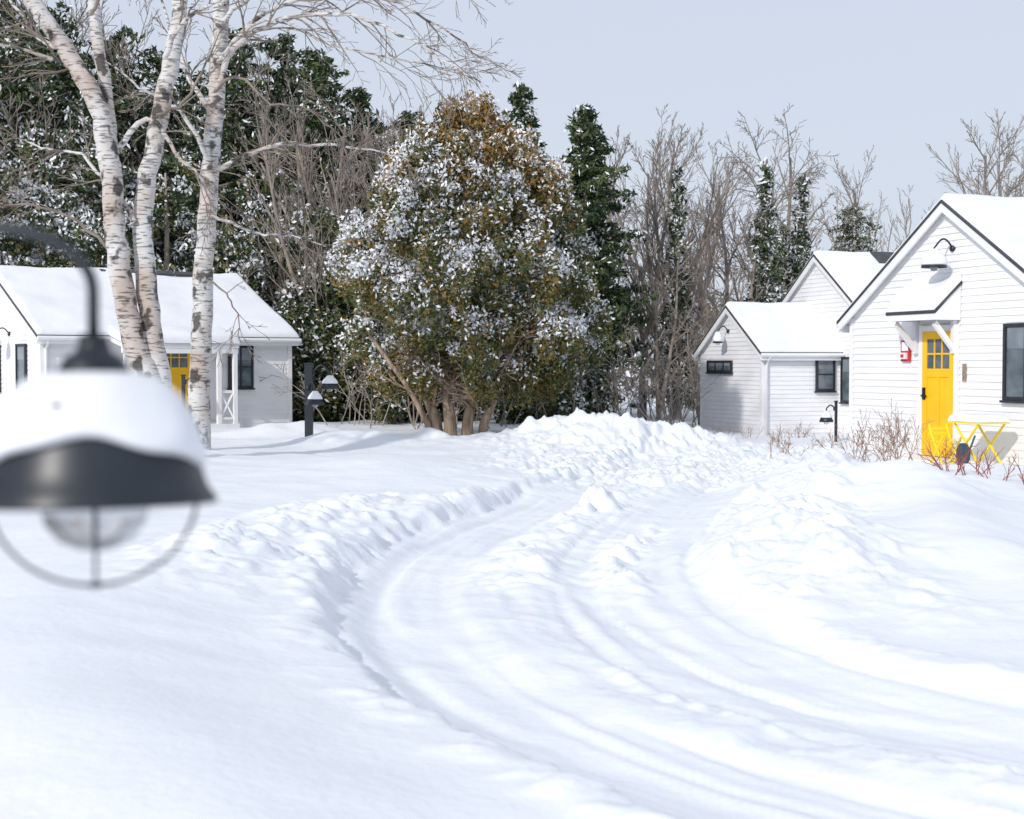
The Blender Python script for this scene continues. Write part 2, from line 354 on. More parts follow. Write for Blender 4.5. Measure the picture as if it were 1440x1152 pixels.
for s in (s0+.02,s1-.07):
    aw.hexa([Fg(s,.02,zf-.15),Fg(s+.05,.02,zf-.15),Fg(s+.05,p-.05,zf-.15),Fg(s,p-.05,zf-.15),Fg(s,.02,zw-.06),Fg(s+.05,.02,zw-.06),Fg(s+.05,p-.05,zf-.05),Fg(s,p-.05,zf-.05)],0)
for s in (s0+.1,s1-.18):
    aw.box(Fg,s,s+.08,.016,.09,1.75,zf-.152,0)
    aw.hexa([Fg(s+.005,.09,1.78),Fg(s+.075,.09,1.78),Fg(s+.075,.09,1.90),Fg(s+.005,.09,1.90),Fg(s+.005,p-.1,zf-.23),Fg(s+.075,p-.1,zf-.23),Fg(s+.075,p-.14,zf-.153),Fg(s+.005,p-.14,zf-.153)],0)
aw.obj('door_awning',[M['trim'],M['roof']],A)
snow_sheet('awning_snow',[Fg(s0,.02,zw),Fg(s1,.02,zw),Fg(s1,p-.01,zf),Fg(s0,p-.01,zf)],.19,A,(0,1,1,1),14,10,3,.1)
barn_lamp('wall_lamp',Fg(.12,0.02,3.46),-vA,A,R=.21,arm=.36)
sg=MB(); sg.box(Fg,-1.22,-.98,.02,.06,1.62,1.98,0); sg.box(Fg,-1.19,-1.01,.06,.064,1.80,1.95,1); sg.box(Fg,-1.17,-1.03,.06,.11,1.66,1.77,1)
sg.box(Fg,-1.13,-1.07,.11,.13,1.69,1.74,0); sg.obj('fire_alarm_box',[M['red'],M['trim']],A)
nb=MB(); nb.box(Fg,.42,.50,.02,.04,1.30,1.58,0)
for k in range(3): nb.box(Fg,.445,.475,.041,.045,1.345+k*.08,1.385+k*.08,2)
nb.obj('number_plaque',[M['cedarbark'],M['trim'],M['bark']],A)
st=MB(); st.box(Fg,-.8,.5,.03,.7,-.2,.03,0); st.obj('door_step',[M['trim']],A)
# --- cottage B
B=empty('white_cottage',(8.34,38.8,0))
Wc=np.array([5.93,38.6])
Fg2,Fs2=house(Wc,uA,vA,1.7,1.93,3.08,2.5,-.6,B,pref='wing_',ov=.18,snow=.12)
Fg3,Fs3=house((8.34,38.8),uA,vA,2.95,2.35,4.48,9,-.6,B,pref='main_',snow=.12)
window('window_1',Fs2,1.58,2.16,.85,1.73,B,0,1)
window('window_2',Fg2,-1.25,.15,1.33,1.66,B,2,0)
window('window_3',Fg3,1.22,1.8,.55,1.75,B,0,0)
barn_lamp('wall_lamp',Fg2(-.1,.02,2.45),-vA,B,R=.14,arm=.32)
def panels(O,u,v,az,slope,n,d0_,w,parent,s0=.05,s1=.5):
    sp=MB()
    for k in range(n):
        d0=d0_+k*(w+.05)
        P=lambda s,d,z:(O[0]+u[0]*s+v[0]*d,O[1]+u[1]*s+v[1]*d,z)
        z0=az+.22-slope*s0; z1=az+.22-slope*s1
        sp.hexa([P(s0,d0,z0-.04),P(s1,d0,z1-.04),P(s1,d0+w,z1-.04),P(s0,d0+w,z0-.04),P(s0,d0,z0),P(s1,d0,z1),P(s1,d0+w,z1),P(s0,d0+w,z0)])
    sp.obj('solar_panels',[M['roof']],parent)
panels((8.34,38.8),uA,vA,4.48,2.13/2.95,5,1.6,1.2,B)
# --- cottage C
uC=np.array([.6,-.8]);vC=np.array([.8,.6])
C=empty('white_cottage',(-12.87,35.7,0))
OC=np.array([-12.9,35.7])
Fg4,Fs4=house(OC,uC,vC,3.24,2.28,3.86,6.5,-.4,C,snow=.13)
def sideA(px):
    t=(px-720)/2000; P=OC+uC*3.24; return (t*P[1]-P[0])/(vC[0]-t*vC[1])
window('window_1',Fs4,sideA(320),sideA(355),.95,2.03,C,1,1)
pd=sideA(221)
door('door',Fs4,pd,pd+.9,.1,2.1,C)
window('window_2',Fg4,1.6,2.3,.9,2.05,C,0,0)
window('window_3',Fg4,-.6,.3,.9,2.05,C,1,0)
a0,a1=sideA(150),sideA(312); pp=1.0
po=MB()
zt=2.26
po.hexa([Fs4(a0,.0,zt-.1),Fs4(a1,.0,zt-.1),Fs4(a1,pp,zt-.1-.2),Fs4(a0,pp,zt-.1-.2),Fs4(a0,.0,zt),Fs4(a1,.0,zt),Fs4(a1,pp,zt-.2),Fs4(a0,pp,zt-.2)],0)
po.box(Fs4,a0+.02,a1-.02,pp-.12,pp-.02,zt-.44,zt-.29,0)
po.box(Fs4,a0,a1,.05,pp,-.2,.1,0)
xsn=[a0+.06,pd-.35,pd+1.15,a1-.14]
for k,a in enumerate(xsn):
    po.box(Fs4,a,a+.1,pp-.12,pp-.02,.1,zt-.3,0)
def rail(ax,bx):
    po.box(Fs4,ax,bx,pp-.09,pp-.05,.85,.91,0);po.box(Fs4,ax,bx,pp-.09,pp-.05,.2,.26,0)
    for (za,zb) in ((.26,.85),(.85,.26)):
        po.tube([Fs4(ax,pp-.07,za),Fs4(bx,pp-.07,zb)],.028,6,0)
rail(xsn[0]+.1,xsn[1]); rail(xsn[2]+.1,xsn[3])
po.box(Fs4,a1-.1,a1-.05,.02,pp-.12,.85,.91,0)
po.obj('porch',[M['trim']],C)
snow_sheet('porch_snow',[Fs4(a0,-.02,zt+.03),Fs4(a1,-.02,zt+.03),Fs4(a1,pp+.05,zt-.2),Fs4(a0,pp+.05,zt-.2)],.2,C,(0,1,1,1),20,10,5,.12)
barn_lamp('wall_lamp',Fg4(1.0,.02,2.3),-vC,C,R=.16,arm=.35)
panels(OC,uC,vC,3.86,1.58/3.24,3,2.6,1.0,C,.03,.22)

# ------------------------------------------------------------ path lamps
def post_lamp(x,y,h,dirx,R=.2,name='path_lamp',post=.06,two=False,arm=.3):
    z=gz(x,y); e=empty(name,(x,y,z)); mb=MB()
    F0=frame((x,y),(1,0),(0,1)); mb.box(F0,-post,post,-post,post,z-.3,z+h,0); mb.box(F0,-post-.012,post+.012,-post-.012,post+.012,z+h,z+h+.03,0)
    mb.obj('post',[M['black']],e)
    barn_lamp('lamp_head',(x+dirx*post,y,z+h-.16),(dirx,0),e,R=R,arm=arm,snow=.5)
    if two: barn_lamp('lamp_head_2',(x,y-post,z+h-.46),(dirx*.6,-.8),e,R=R*.9,arm=arm*.8,snow=.5)
    return e
post_lamp(-4.0,28,1.44,1,.2,post=.075,two=True,arm=.34)
post_lamp(7.75,34,.95,-1,.17,post=.03,arm=.2)
post_lamp(-7.9,34.2,1.3,1,.15,post=.04,arm=.2)
post_lamp(3.75,40,.9,-1,.17,post=.04,arm=.25)
def fore_lamp():
    cx,cy,rz=-.529,1.8,1.421
    e=empty('gooseneck_lamp',(cx-.34,cy,0))
    T=Matrix.Rotation(math.radians(16.4),3,'Z')@Matrix.Rotation(math.radians(-3.0),3,'X')
    c=(cx,cy,rz); mb=MB()
    prof=[(0,.214),(.018,.214),(.020,.200),(.024,.192),(.036,.186),(.044,.172),(.046,.160),(.062,.150),(.09,.132),(.112,.105),(.125,.073),(.133,.045),(.140,.022),(.153,.004),(.153,0),(.150,-.001),(.138,.016),(.130,.04),(.12,.07),(.10,.105),(.05,.14),(0,.145)]
    mb.lathe(prof,c,64,0,T)
    mb.obj('lamp_shade',[M['black']],e,True)
    sn=MB(); vs=[];fs=[];K=96;prs=[(.045,.166),(.06,.165),(.082,.157),(.104,.137),(.121,.112),(.134,.086),(.142,.064),(.141,.052),(.130,.050),(.118,.062)]
    for i,(r,z) in enumerate(prs):
        for q in range(K):
            a=2*math.pi*q/K
            front=max(0,-math.sin(a))
            lift=.036*front**1.5-.008+.004*math.sin(a*3+1)+.003*math.sin(a*7)
            w=max(0,(i-3)/6) if i>3 else 0
            zz=z+lift*min(1,w*1.6); rr=r-.35*max(0,lift)*min(1,w)
            rr+=.004*math.sin(a*4+i*.7)*min(1,i/3)
            vs.append(Vector(c)+T@Vector((rr*math.cos(a),rr*math.sin(a),zz)))
    for i in range(len(prs)-1):
        for q in range(K):
            q2=(q+1)%K; fs.append((i*K+q,i*K+q2,(i+1)*K+q2,(i+1)*K+q))
    sn.add(vs,fs); sn.obj('lamp_snow',[M['snow2']],e,True)
    sp=MB(); P=Vector(c)+T@Vector((-.040,-.106,.121)); sp.lathe([(0,.006),(.009,.004),(.012,0),(.009,-.004),(0,-.006)],P,12); sp.obj('snow_hole_speck',[M['bark']],e,True)  # small dark bead added to stand for a hole in the snow
    g=MB(); g.lathe([(.0,-.060),(.02,-.058),(.045,-.047),(.062,-.026),(.067,-.004),(.060,.022),(.035,.045),(0,.05)],c,40,0,T); g.obj('glass_globe',[M['globe']],e,True)
    w=MB()
    for ang in (0.0,math.pi/2):
        pts=[Vector(c)+T@Vector((.127*math.cos(t)*math.cos(ang),.127*math.cos(t)*math.sin(ang),.012-.115*math.sin(t))) for t in np.linspace(0,math.pi,40)]
        w.tube([tuple(p) for p in pts],.0024,8)
    w.tube([tuple(Vector(c)+T@Vector((0,0,-.099))),tuple(Vector(c)+T@Vector((0,0,-.107)))],.006,8)
    w.obj('wire_guard',[M['black']],e,True)
    a=MB(); top=Vector(c)+T@Vector((0,0,.205)); x0,y0,z0=top
    pts=[(x0,y0,z0),(x0,y0,z0+.065)]
    R=.125; 
    for t in np.linspace(0,math.pi*.5,14)[1:]: pts.append((x0-R+R*math.cos(t),y0,z0+.065+.08*math.sin(t)))
    for t in np.linspace(0,math.pi/2,10)[1:]: pts.append((x0-R-.17*math.sin(t),y0,z0+.145-.12*(1-math.cos(t))))
    xe=pts[-1][0]; a.tube(pts,.0078,12); 
    a.obj('gooseneck_arm',[M['black']],e,True)
    p=MB(); F0=frame((xe-.03,y0),(1,0),(0,1)); p.box(F0,-.045,.045,-.045,.045,-.3,z0+.2); p.box(F0,-.055,.055,-.055,.055,z0+.2,z0+.22); p.obj('post',[M['black']],e)
fore_lamp()
def bistro():
    def T(s,d): return np.array(Fg(s,d,0)[:2])
    c=T(1.62,.65); z=.0
    e=empty('folding_bistro_table',(c[0],c[1],z)); F0=frame(c,uA,vA); mb=MB()
    h=.70;w=.38
    mb.box(F0,-w,w,-.28,.28,h-.025,h,0)
    for o in (-.24,.24):
        mb.tube([F0(-w+.04,o,z),F0(w-.08,o,h-.03)],.019,6); mb.tube([F0(w-.04,o*.86,z),F0(-w+.08,o*.86,h-.03)],.019,6)
    for a in (-w+.05,w-.05): mb.tube([F0(a,-.24,z+.03),F0(a,.24,z+.03)],.016,6)
    mb.obj('table_frame',[M['yellow2']],e,False)
    snow_sheet('table_snow',[F0(-w,-.28,h),F0(w,-.28,h),F0(w,.28,h),F0(-w,.28,h)],.12,e,(1,1,1,1),10,8,2,.07)
    c=T(.75,.6); e=empty('folding_bistro_chair',(c[0],c[1],z)); F1=frame(c,uA,vA); mb=MB()
    for o in (-.18,.18):
        mb.tube([F1(-.2,o,z-.1),F1(.18,o,.45)],.016,6); mb.tube([F1(.22,o*.9,z-.1),F1(-.12,o*.9,.44),F1(-.2,o*.9,.62)],.016,6)
    for k in range(4): mb.box(F1,-.16+k*.085,-.1+k*.085,-.19,.19,.35,.365)
    for k in range(2): mb.box(F1,-.2,-.185,-.17,.17,.45+k*.08,.5+k*.08)
    mb.obj('chair_frame',[M['yellow2']],e)
    c=T(1.75,1.05); e2=empty('snow_shovel',(c[0],c[1],0.1)); F2=frame(c,uA,vA); mb=MB()
    pts=[F2(.14*math.cos(t),0,.22+.17*math.sin(t)) for t in np.linspace(0,2*math.pi,18,endpoint=False)]
    pb=[F2(.14*math.cos(t),.05,.22+.17*math.sin(t)) for t in np.linspace(0,2*math.pi,18,endpoint=False)]
    mb.add(pts+pb,[tuple(range(18)),tuple(range(35,17,-1))]+[(i,(i+1)%18,18+(i+1)%18,18+i) for i in range(18)])
    mb.tube([F2(0,.06,.1),F2(.05,.2,.5)],.015,6)
    mb.obj('shovel_blade',[M['bluegrey']],e2)
bistro()
# ------------------------------------------------------------ trees
def nrm(v): return v/(np.linalg.norm(v)+1e-9)
def grow(out,p,d,L,r,lvl,maxl,up=.04,kids=(6,5,4),ang=.7,wand=.12,lr=.5,rmin=.004,tstart=.3):
    n=max(3,min(9,int(L/.25)+2)); p=np.array(p,float);d=nrm(np.array(d,float)); P=[p];D=[d]
    for i in range(n):
        d=nrm(d+rng.normal(0,wand,3)+np.array([0,0,up])); p=p+d*L/n; P.append(p);D.append(d)
    P=np.array(P); R=np.maximum(rmin,np.linspace(r,r*(.3 if lvl<maxl else .2),n+1)); out.append((P,R,lvl))
    if lvl<maxl:
        k=kids[min(lvl,len(kids)-1)]; k=max(2,int(rng.normal(k,1)))
        for j in range(k):
            t=tstart+(1-tstart)*(j+rng.random())/k; i=min(n-1,int(t*n)); f=t*n-i
            q=P[i]*(1-f)+P[min(i+1,n)]*f; dd=D[i]; perp=nrm(np.cross(dd,rng.normal(size=3)))
            an=ang*rng.uniform(.6,1.25)
            grow(out,q,dd*math.cos(an)+perp*math.sin(an),L*lr*rng.uniform(.6,1.2)*(1.15-.6*t),max(rmin,R[i]*.55),lvl+1,maxl,up,kids,ang,wand,lr,rmin,.15)
def branches_obj(name,out,mats,parent=None,mfun=None,sides=(10,6,4,3,3,3)):
    mb=MB()
    for P,R,l in out:
        mb.tube(P,R,sides[min(l,5)],mfun(l,R) if mfun else 0,cap=False)
    return mb.obj(name,mats,parent,smooth=True)
def bare_tree_data(H,r,levels=4,kids=(12,6,5,4),ang=.6,lr=.42,up=.03,stems=1,wand=.07,spr=.10):
    out=[]
    for s in range(stems):
        d=np.array([rng.normal(0,spr),rng.normal(0,spr),1]) if stems>1 else np.array([0,0,1.])
        grow(out,(rng.normal(0,.1)*(stems>1),0,-.3),d,H*.8*rng.uniform(.8,1),r,0,levels-1,up,kids,ang,wand,lr,.0065,.22)
    zmax=max(P[:,2].max() for P,R,l in out); return out,zmax
protos=[bare_tree_data(10,.10,4,(20,9,6),.6,.42,.05,1),bare_tree_data(9.5,.075,4,(14,8,6),.5,.40,.05,3,.07,.16),bare_tree_data(9,.09,4,(13,9,6),.8,.45,.0,2)]
pm=[]
def place_bare(k,x,y,H,rot):
    me,zm=pm[k]; s=H/zm
    ob=bpy.data.objects.new('bare_tree',me); ob.location=(x,y,gz(x,y)); ob.rotation_euler=(0,0,rot); ob.scale=(s,s,s); scene.collection.objects.link(ob)
for k,(o,zm) in enumerate(protos):
    ob=branches_obj('bare_tree_proto',o,[M['bark']]); pm.append((ob.data,zm)); ob.data.name='bare_tree'; bpy.data.objects.remove(ob)
for (k,px,y,top) in [(0,900,47,185),(1,872,50,195),(1,948,49,195),(0,985,52,215),(2,1025,50,250),(1,1010,46,320),(2,925,44,330),(2,1100,62,190),(0,1245,65,248),(1,1218,68,290),(1,1425,44,140),(0,1405,48,170),(2,1440,50,200),
                     (2,845,54,260),(1,1045,56,270),(0,965,60,230),(0,930,58,215),(2,60,46,140),(0,250,50,40),(0,420,50,70),(2,470,46,130),(1,545,44,150),(0,590,46,180),(2,985,43,430),(1,500,41,130),(0,20,55,-20)]:
    x=(px-720)/2000*y; place_bare(k,x,y,(605-top)/2000*y,rng.uniform(0,6.3))
def leafquads(c,size,flat=0,asp=.5):
    n=len(c); t=rng.normal(size=(n,3)); t[:,2]*=(1-flat); t/=np.linalg.norm(t,axis=1)[:,None]+1e-9
    w=rng.normal(size=(n,3)); b=np.cross(t,w)
    b/=np.linalg.norm(b,axis=1)[:,None]+1e-9
    s=(size if np.isscalar(size) else size[:,None])*rng.uniform(.6,1.4,(n,1)); return np.stack([c+t*s,c+b*s*asp,c-t*s,c-b*s*asp],1)
def crown_tree(name,x,y,H,prof,nclump,nleaf,crad,size,snowp,brownf,h0=.05,shell=.35,mats=('lg2','lo','lb','ls'),trunkfun=None,zst=1.0,irr=.07,trunk=True,olive=(.2,.75)):
    z0=gz(x,y); e=empty(name,(x,y,z0))
    hs=rng.random(nclump*4); w=np.array([prof(h) for h in hs]); keep=rng.random(len(hs))<w/w.max(); hs=hs[keep][:nclump]
    Q=[];MI=[]
    for h in hs:
        hh=h0+(1-h0)*h; R=prof(h); a=rng.uniform(0,2*np.pi)
        lumpy=1+irr*2*float(fbm(np.array(a*1.4+20),np.array(h*6.),2,3))
        rr=R*lumpy*(1-shell*rng.random()**1.5)
        c=np.array([math.cos(a)*rr,math.sin(a)*rr,hh*H+rng.normal(0,.12)*(h>.75)]); cr=crad*rng.uniform(.5,1.4)*(1 if h<.8 else .65)
        n=int(nleaf*rng.uniform(.6,1.3)*(cr/crad)**1.5)
        d=rng.normal(size=(n,3)); d/=np.linalg.norm(d,axis=1)[:,None]
        rad=cr*(rng.random((n,1))**.5)
        p=c+d*rad*np.array([1,1,zst]); p[:,2]+=.25*cr*(zst-1)
        tone=rng.random(); bf=brownf(h)
        m=np.where(rng.random(n)<(olive[0] if tone<.5 else olive[1]),1,0); m=np.where(rng.random(n)<bf*(.3+1.2*tone),2,m)
        sp_=snowp(h,a)*rng.uniform(.1,1.6)
        pad=.5+.5*np.sin(p@np.array([9.,7.,11.])+tone*6)*np.sin(p@np.array([-6.,12.,5.]))
        upn=np.clip(.45+.8*d[:,2],0.02,1)*rad[:,0]/cr*(.25+1.5*pad)
        sn=rng.random(n)<sp_*upn; m=np.where(sn,3,m)
        q=leafquads(p,np.where(sn,size*.95,size),asp=.5); Q.append(q);MI.append(m)
    Q=np.concatenate(Q)+np.array([x,y,z0]);MI=np.concatenate(MI)
    quad_obj('foliage',Q,[M[k] for k in mats],MI,parent=e)
    if trunkfun: trunkfun(e,z0)
    elif trunk:
        mb=MB(); mb.tube([(x,y,z0-.3),(x+.05,y,z0+H*.4),(x,y,z0+H*.9)],[.17,.12,.03],8); mb.obj('trunk',[M['bark']],e,True)
    return len(Q)
def conifer(name,x,y,H,R,snow=.3,nlev=34,nb=7,size=.11,droop=.15,rise=.2,h0=.08,dens=55,power=.85,irregular=.3,mats=('lg','lg2','ls'),prof=None,twigs=True,snowlow=0,lobes=.0):
    z0=gz(x,y); e=empty(name,(x,y,z0)); Q=[];MI=[]; mb=MB()
    mb.tube([(x,y,z0-.3),(x+.04,y,z0+H*.5),(x,y,z0+H)],[.02*H,.012*H,.01],8)
    sd=rng.uniform(0,50)
    NB=nlev*nb
    for i in range(NB):
        h=h0+(1-h0)*((i+rng.random())/NB); a=rng.uniform(0,2*np.pi)
        rr=R*((1-h)**power if prof is None else prof(h))*(1+lobes*2*float(fbm(np.array(a*1.1+sd),np.array(h*5+sd),3,3)))
        L=max(.18,rr*(1+irregular*rng.normal())); L=min(L,R*1.6)
        if h>.8 and rng.random()<.25: continue
        t=np.linspace(0,1,5); rs=rise*rng.uniform(.5,1.5)+.5*max(0,h-.85)*4*(rise>.2); dz=rs*t*L-droop*L*t*t*2
        ang2=a+rng.normal(0,.15)
        P=np.stack([np.cos(ang2)*t*L,np.sin(ang2)*t*L,h*H+dz],1)
        if twigs and L>.5: mb.tube(P+np.array([x,y,z0]),np.linspace(.018,.005,5)*min(1.5,L),3,cap=False)
        n=int(dens*L)+8; tt=rng.random(n)**.7
        c=np.stack([np.interp(tt,t,P[:,k]) for k in range(3)],1)
        side=np.array([-math.sin(ang2),math.cos(ang2),0]); wd=.34*L*(1-.75*tt)+.06
        off=rng.uniform(-1,1,n)*wd
        c=c+side*off[:,None]+rng.normal(0,.06,(n,3))+np.stack([0*off,0*off,-.25*np.abs(off)],1)
        m=(rng.random(n)<rng.uniform(.15,.9)).astype(int)
        sn=rng.random(n)<(snow+snowlow*(1-h))*rng.uniform(.1,1.8); m[sn]=2
        q=leafquads(c,np.where(sn,size*.8,size),0,.34); q[sn,:,2]+=.04
        Q.append(q);MI.append(m)
    Q=np.concatenate(Q)
    quad_obj('foliage',Q+np.array([x,y,z0]),[M[k] for k in mats],np.concatenate(MI),parent=e)
    mb.obj('trunk_and_limbs',[M['bark']],e,True); return len(Q)
NQ=0
def cedprof(h):
    pts=[(0,1.9),(.08,2.45),(.2,2.75),(.38,2.8),(.55,2.55),(.67,2.2),(.8,1.6),(.89,1.05),(.96,.55),(1,.15)]
    return float(np.interp(h,[p[0] for p in pts],[p[1] for p in pts]))
def cedtrunks(e,z0):
    mb=MB(); x,y=-1.1,32
    for (bx,tx,r,yo) in ((-.45,-1.1,.12,-1.5),(-.2,-.35,.13,-1.6),(.12,.5,.12,-1.5),(.42,1.3,.10,-1.4),(-.6,-1.7,.07,-1.6)):
        P=[(x+bx,y+yo,z0-.3),(x+bx*1.1+tx*.03,y+yo,z0+.35),(x+bx+tx*.3,y+yo*.95,z0+1.1),(x+bx+tx*.8,y+yo*.7,z0+2.2),(x+bx+tx*1.0,y+yo*.4,z0+3.6)]
        mb.tube(P,[r*1.35,r,r*.85,r*.55,.03],9)
    mb.obj('trunks',[M['cedarbark']],e,True)
    out=[]
    for k in range(34):
        bx=rng.uniform(-.6,.6); grow(out,(x+bx,y-1.6,z0+rng.uniform(.6,1.6)),(rng.normal(0,1),-.5*rng.random(),.5),rng.uniform(.8,2.0),.028,0,2,.03,(4,3),.7,.15,.5,.006)
    branches_obj('inner_limbs',out,[M['cedarbark']],e)
NQ+=crown_tree('cedar_tree',-1.03,32,7.45,cedprof,760,330,.33,.050,lambda h,a:(1.55-1.6*max(0,h-.55)*2)*(1.15 if math.cos(a+.6)<.1 else .8)*(.6 if h<.1 else 1),lambda h:max(.16,(h-.38)*1.35),h0=.15,trunkfun=cedtrunks,mats=('lg2','lo','lb','ls'),zst=1.4,irr=.24,shell=.45,olive=(.4,.9))
def bush(x,y,H,R,snow=.35,n=80,name='cedar_shrub',mats=('lg','lg2','lo','ls'),nl=210):
    global NQ
    NQ+=crown_tree(name,x,y,H,lambda h:R*math.sqrt(max(0.02,1-(h*.95)**2.2))+.05,n,nl,.5,.075,lambda h,a:snow*(1.3-.5*h),lambda h:.3,h0=.03,mats=mats,shell=.7,zst=1.2,irr=.18)
for (px,y,top,rpx,sn) in [(-30,41,240,75,1.0),(60,43,225,80,1.1),(150,42,250,75,1.1),(235,43,225,75,1.1),(320,43,290,60,1.0),(395,42,255,70,1.0),(455,41,330,60,.7),(500,40,410,50,.5),(560,38.5,430,60,.4),(760,38,420,50,.6),(800,41,470,40,.6),(640,40,420,80,.3),(430,39,470,40,.4)]:
    bush((px-720)/2000*y,y,(605-top)/2000*y,rpx/2000*y,sn)
rp=lambda h:(min(1,(1-h)*2.6+.06))**.7
for (px,y,top,rpx,sn) in [(-70,50,-40,105,.10),(20,48,15,90,.15),(85,52,50,85,.14),(165,49,85,80,.14),(228,53,120,70,.14),(335,50,85,80,.10),(398,53,95,75,.10),(455,50,120,70,.13),(285,48,190,60,.25),(130,46,175,70,.35),(512,52,165,65,.12),(570,52,200,55,.1),(738,48,155,40,.08),(50,56,80,90,.05),(270,58,150,80,.05),(430,58,130,90,.05)]:
    NQ+=conifer('pine_tree',(px-720)/2000*y,y,(605-top)/2000*y,rpx/2000*y,sn,nlev=24,nb=8,size=.135,dens=46,irregular=.35,h0=.25,rise=.45,droop=.12,prof=rp,snowlow=.2,lobes=.45)
NQ+=conifer('pine_tree',(822-720)/2000*43,43,(600-172)/2000*43,1.35,.08,nlev=32,nb=8,size=.11,dens=80,irregular=.3,rise=.35,droop=.1,h0=.14,prof=lambda h:min(1,(1-h)*1.9+.05)**.75,lobes=.3)
NQ+=conifer('pine_tree',(800-720)/2000*46,46,(600-260)/2000*46,1.1,.08,nlev=20,nb=6,size=.12,dens=55,power=.6)
NQ+=conifer('spruce_tree',(952-720)/2000*46,46,(600-245)/2000*46,.9,.35,nlev=26,nb=6,dens=35,droop=.3,rise=.05)
NQ+=conifer('spruce_tree',(1075-720)/2000*50,50,(600-245)/2000*50,1.15,.4,nlev=32,nb=7,dens=55,droop=.3,rise=.0)
NQ+=conifer('spruce_tree',(1125-720)/2000*51,51,(600-268)/2000*51,1.0,.4,nlev=32,nb=7,dens=55,droop=.3,rise=.0)
NQ+=conifer('spruce_tree',(1100-720)/2000*56,56,(600-340)/2000*56,1.5,.35,nlev=22,nb=7,dens=40,droop=.3,rise=.0)
NQ+=conifer('pine_tree',(1197-720)/2000*62,62,(600-322)/2000*62,1.1,.25,nlev=14,nb=6,size=.1,dens=40,rise=.2,h0=.62,prof=lambda h:.9 if h<.95 else .6)
print('leaf quads',NQ)
def woodland():
    N=36000
    x=rng.uniform(-60,60,N);y=rng.uniform(75,90,N)
    topn=4.6+2.2*fbm(x/6,y/30,3,4)-2.0*ss(14,24,x)
    z=rng.random(N)*topn; c=np.stack([x,y,z-.3],1); q=leafquads(c,.28,0,.35); m=rng.choice([0,1,2,3],N,p=[.15,.12,.48,.25])
    quad_obj('distant_woodland',q,[M['lg'],M['lo'],M['bark'],M['ls']],m)
woodland()
def brush():
    out=[]
    for i in range(95):
        px=rng.uniform(820,1000) if i<50 else rng.uniform(420,830); y=rng.uniform(37.5,43) if i<50 else rng.uniform(35,38); x=(px-720)/2000*y
        grow(out,(x,y,gz(x,y)-.1),(rng.normal(0,.35),rng.normal(0,.3),1),rng.uniform(1.0,2.6),.018,0,2,.0,(5,4),.6,.12,.5,.006)
    branches_obj('underbrush',out,[M['bark']],None)
brush()
# ------------------------------------------------------------ birches
def birch_tree(x,y,k,stems,limbs):
    z0=gz(x,y); e=empty('birch_tree',(x,y,z0)); mb=MB(); out=[]
    for pts,r0,r1,dy in stems:
        P=np.array([(x+a/k,y+dy*i/len(pts),z0+b/k) for i,(a,b) in enumerate(pts)])
        Pd=catmull(P,6); n=len(Pd); Pd=Pd+np.concatenate([np.zeros((1,3)),rng.normal(0,.012,(n-1,3))])
        R=np.linspace(r0,r1,n)*(1+rng.normal(0,.03,n)); R[:3]*=[1.3,1.12,1.04]; mb.tube(Pd,R,14)
    mb.obj('trunk',[M['birch']],e,True)
    for pts,r,dy,kid in limbs:
        n=len(pts); P=np.array([(x+a/k,y+dy*i/(n-1),z0+b/k) for i,(a,b) in enumerate(pts)]); P=catmull(P,4); n=len(P)
        P[1:]+=rng.normal(0,.02,(n-1,3)); R=np.linspace(r,.008,n); out.append((P,R,0))
        D=np.gradient(P,axis=0)
        for j in range(kid):
            i=int(n*(.2+.8*rng.random())); i=min(i,n-1); dd=nrm(D[i]); perp=nrm(np.cross(dd,rng.normal(size=3))); an=rng.uniform(.4,.9)
            grow(out,P[i],dd*math.cos(an)+perp*math.sin(an),rng.uniform(.5,1.3),max(.007,R[i]*.5),1,3,-.01,(5,4,4),.6,.13,.55,.0045,.15)
    branches_obj('limbs',out,[M['birch'],M['twig']],e,lambda l,R:0 if R[0]>.03 else 1)
birch_tree(-5.52,25,80,[([(0,-15),(1,60),(4,150),(9,260),(18,390),(26,500),(34,620),(40,760)],.205,.13,.2)],[
    ([(28,505),(60,560),(120,590),(200,600),(290,570),(350,530),(410,490)],.06,-1.0,20),
    ([(32,540),(80,600),(160,640),(260,640),(340,600),(400,560)],.055,.8,20),
    ([(20,385),(70,410),(120,424),(180,422),(250,415),(300,400)],.05,-.6,10),
    ([(30,590),(80,640),(140,700),(230,720)],.05,.5,12),
    ([(14,330),(50,318),(90,300),(140,296),(190,280)],.032,-.8,7),
    ([(24,470),(-20,540),(-50,620),(-70,700)],.05,.5,9),
    ([(20,400),(-20,470),(-70,500),(-120,540)],.045,-.5,8),
    ([(8,240),(40,220),(60,190),(66,150)],.02,-.5,5),
    ([(26,500),(60,520),(110,480),(160,470),(210,430)],.03,-.7,9),
    ([(30,540),(100,600),(200,560),(300,540),(380,520)],.035,-.3,14),
    ([(34,620),(120,700),(220,690),(330,680),(420,610)],.05,-.3,16)])
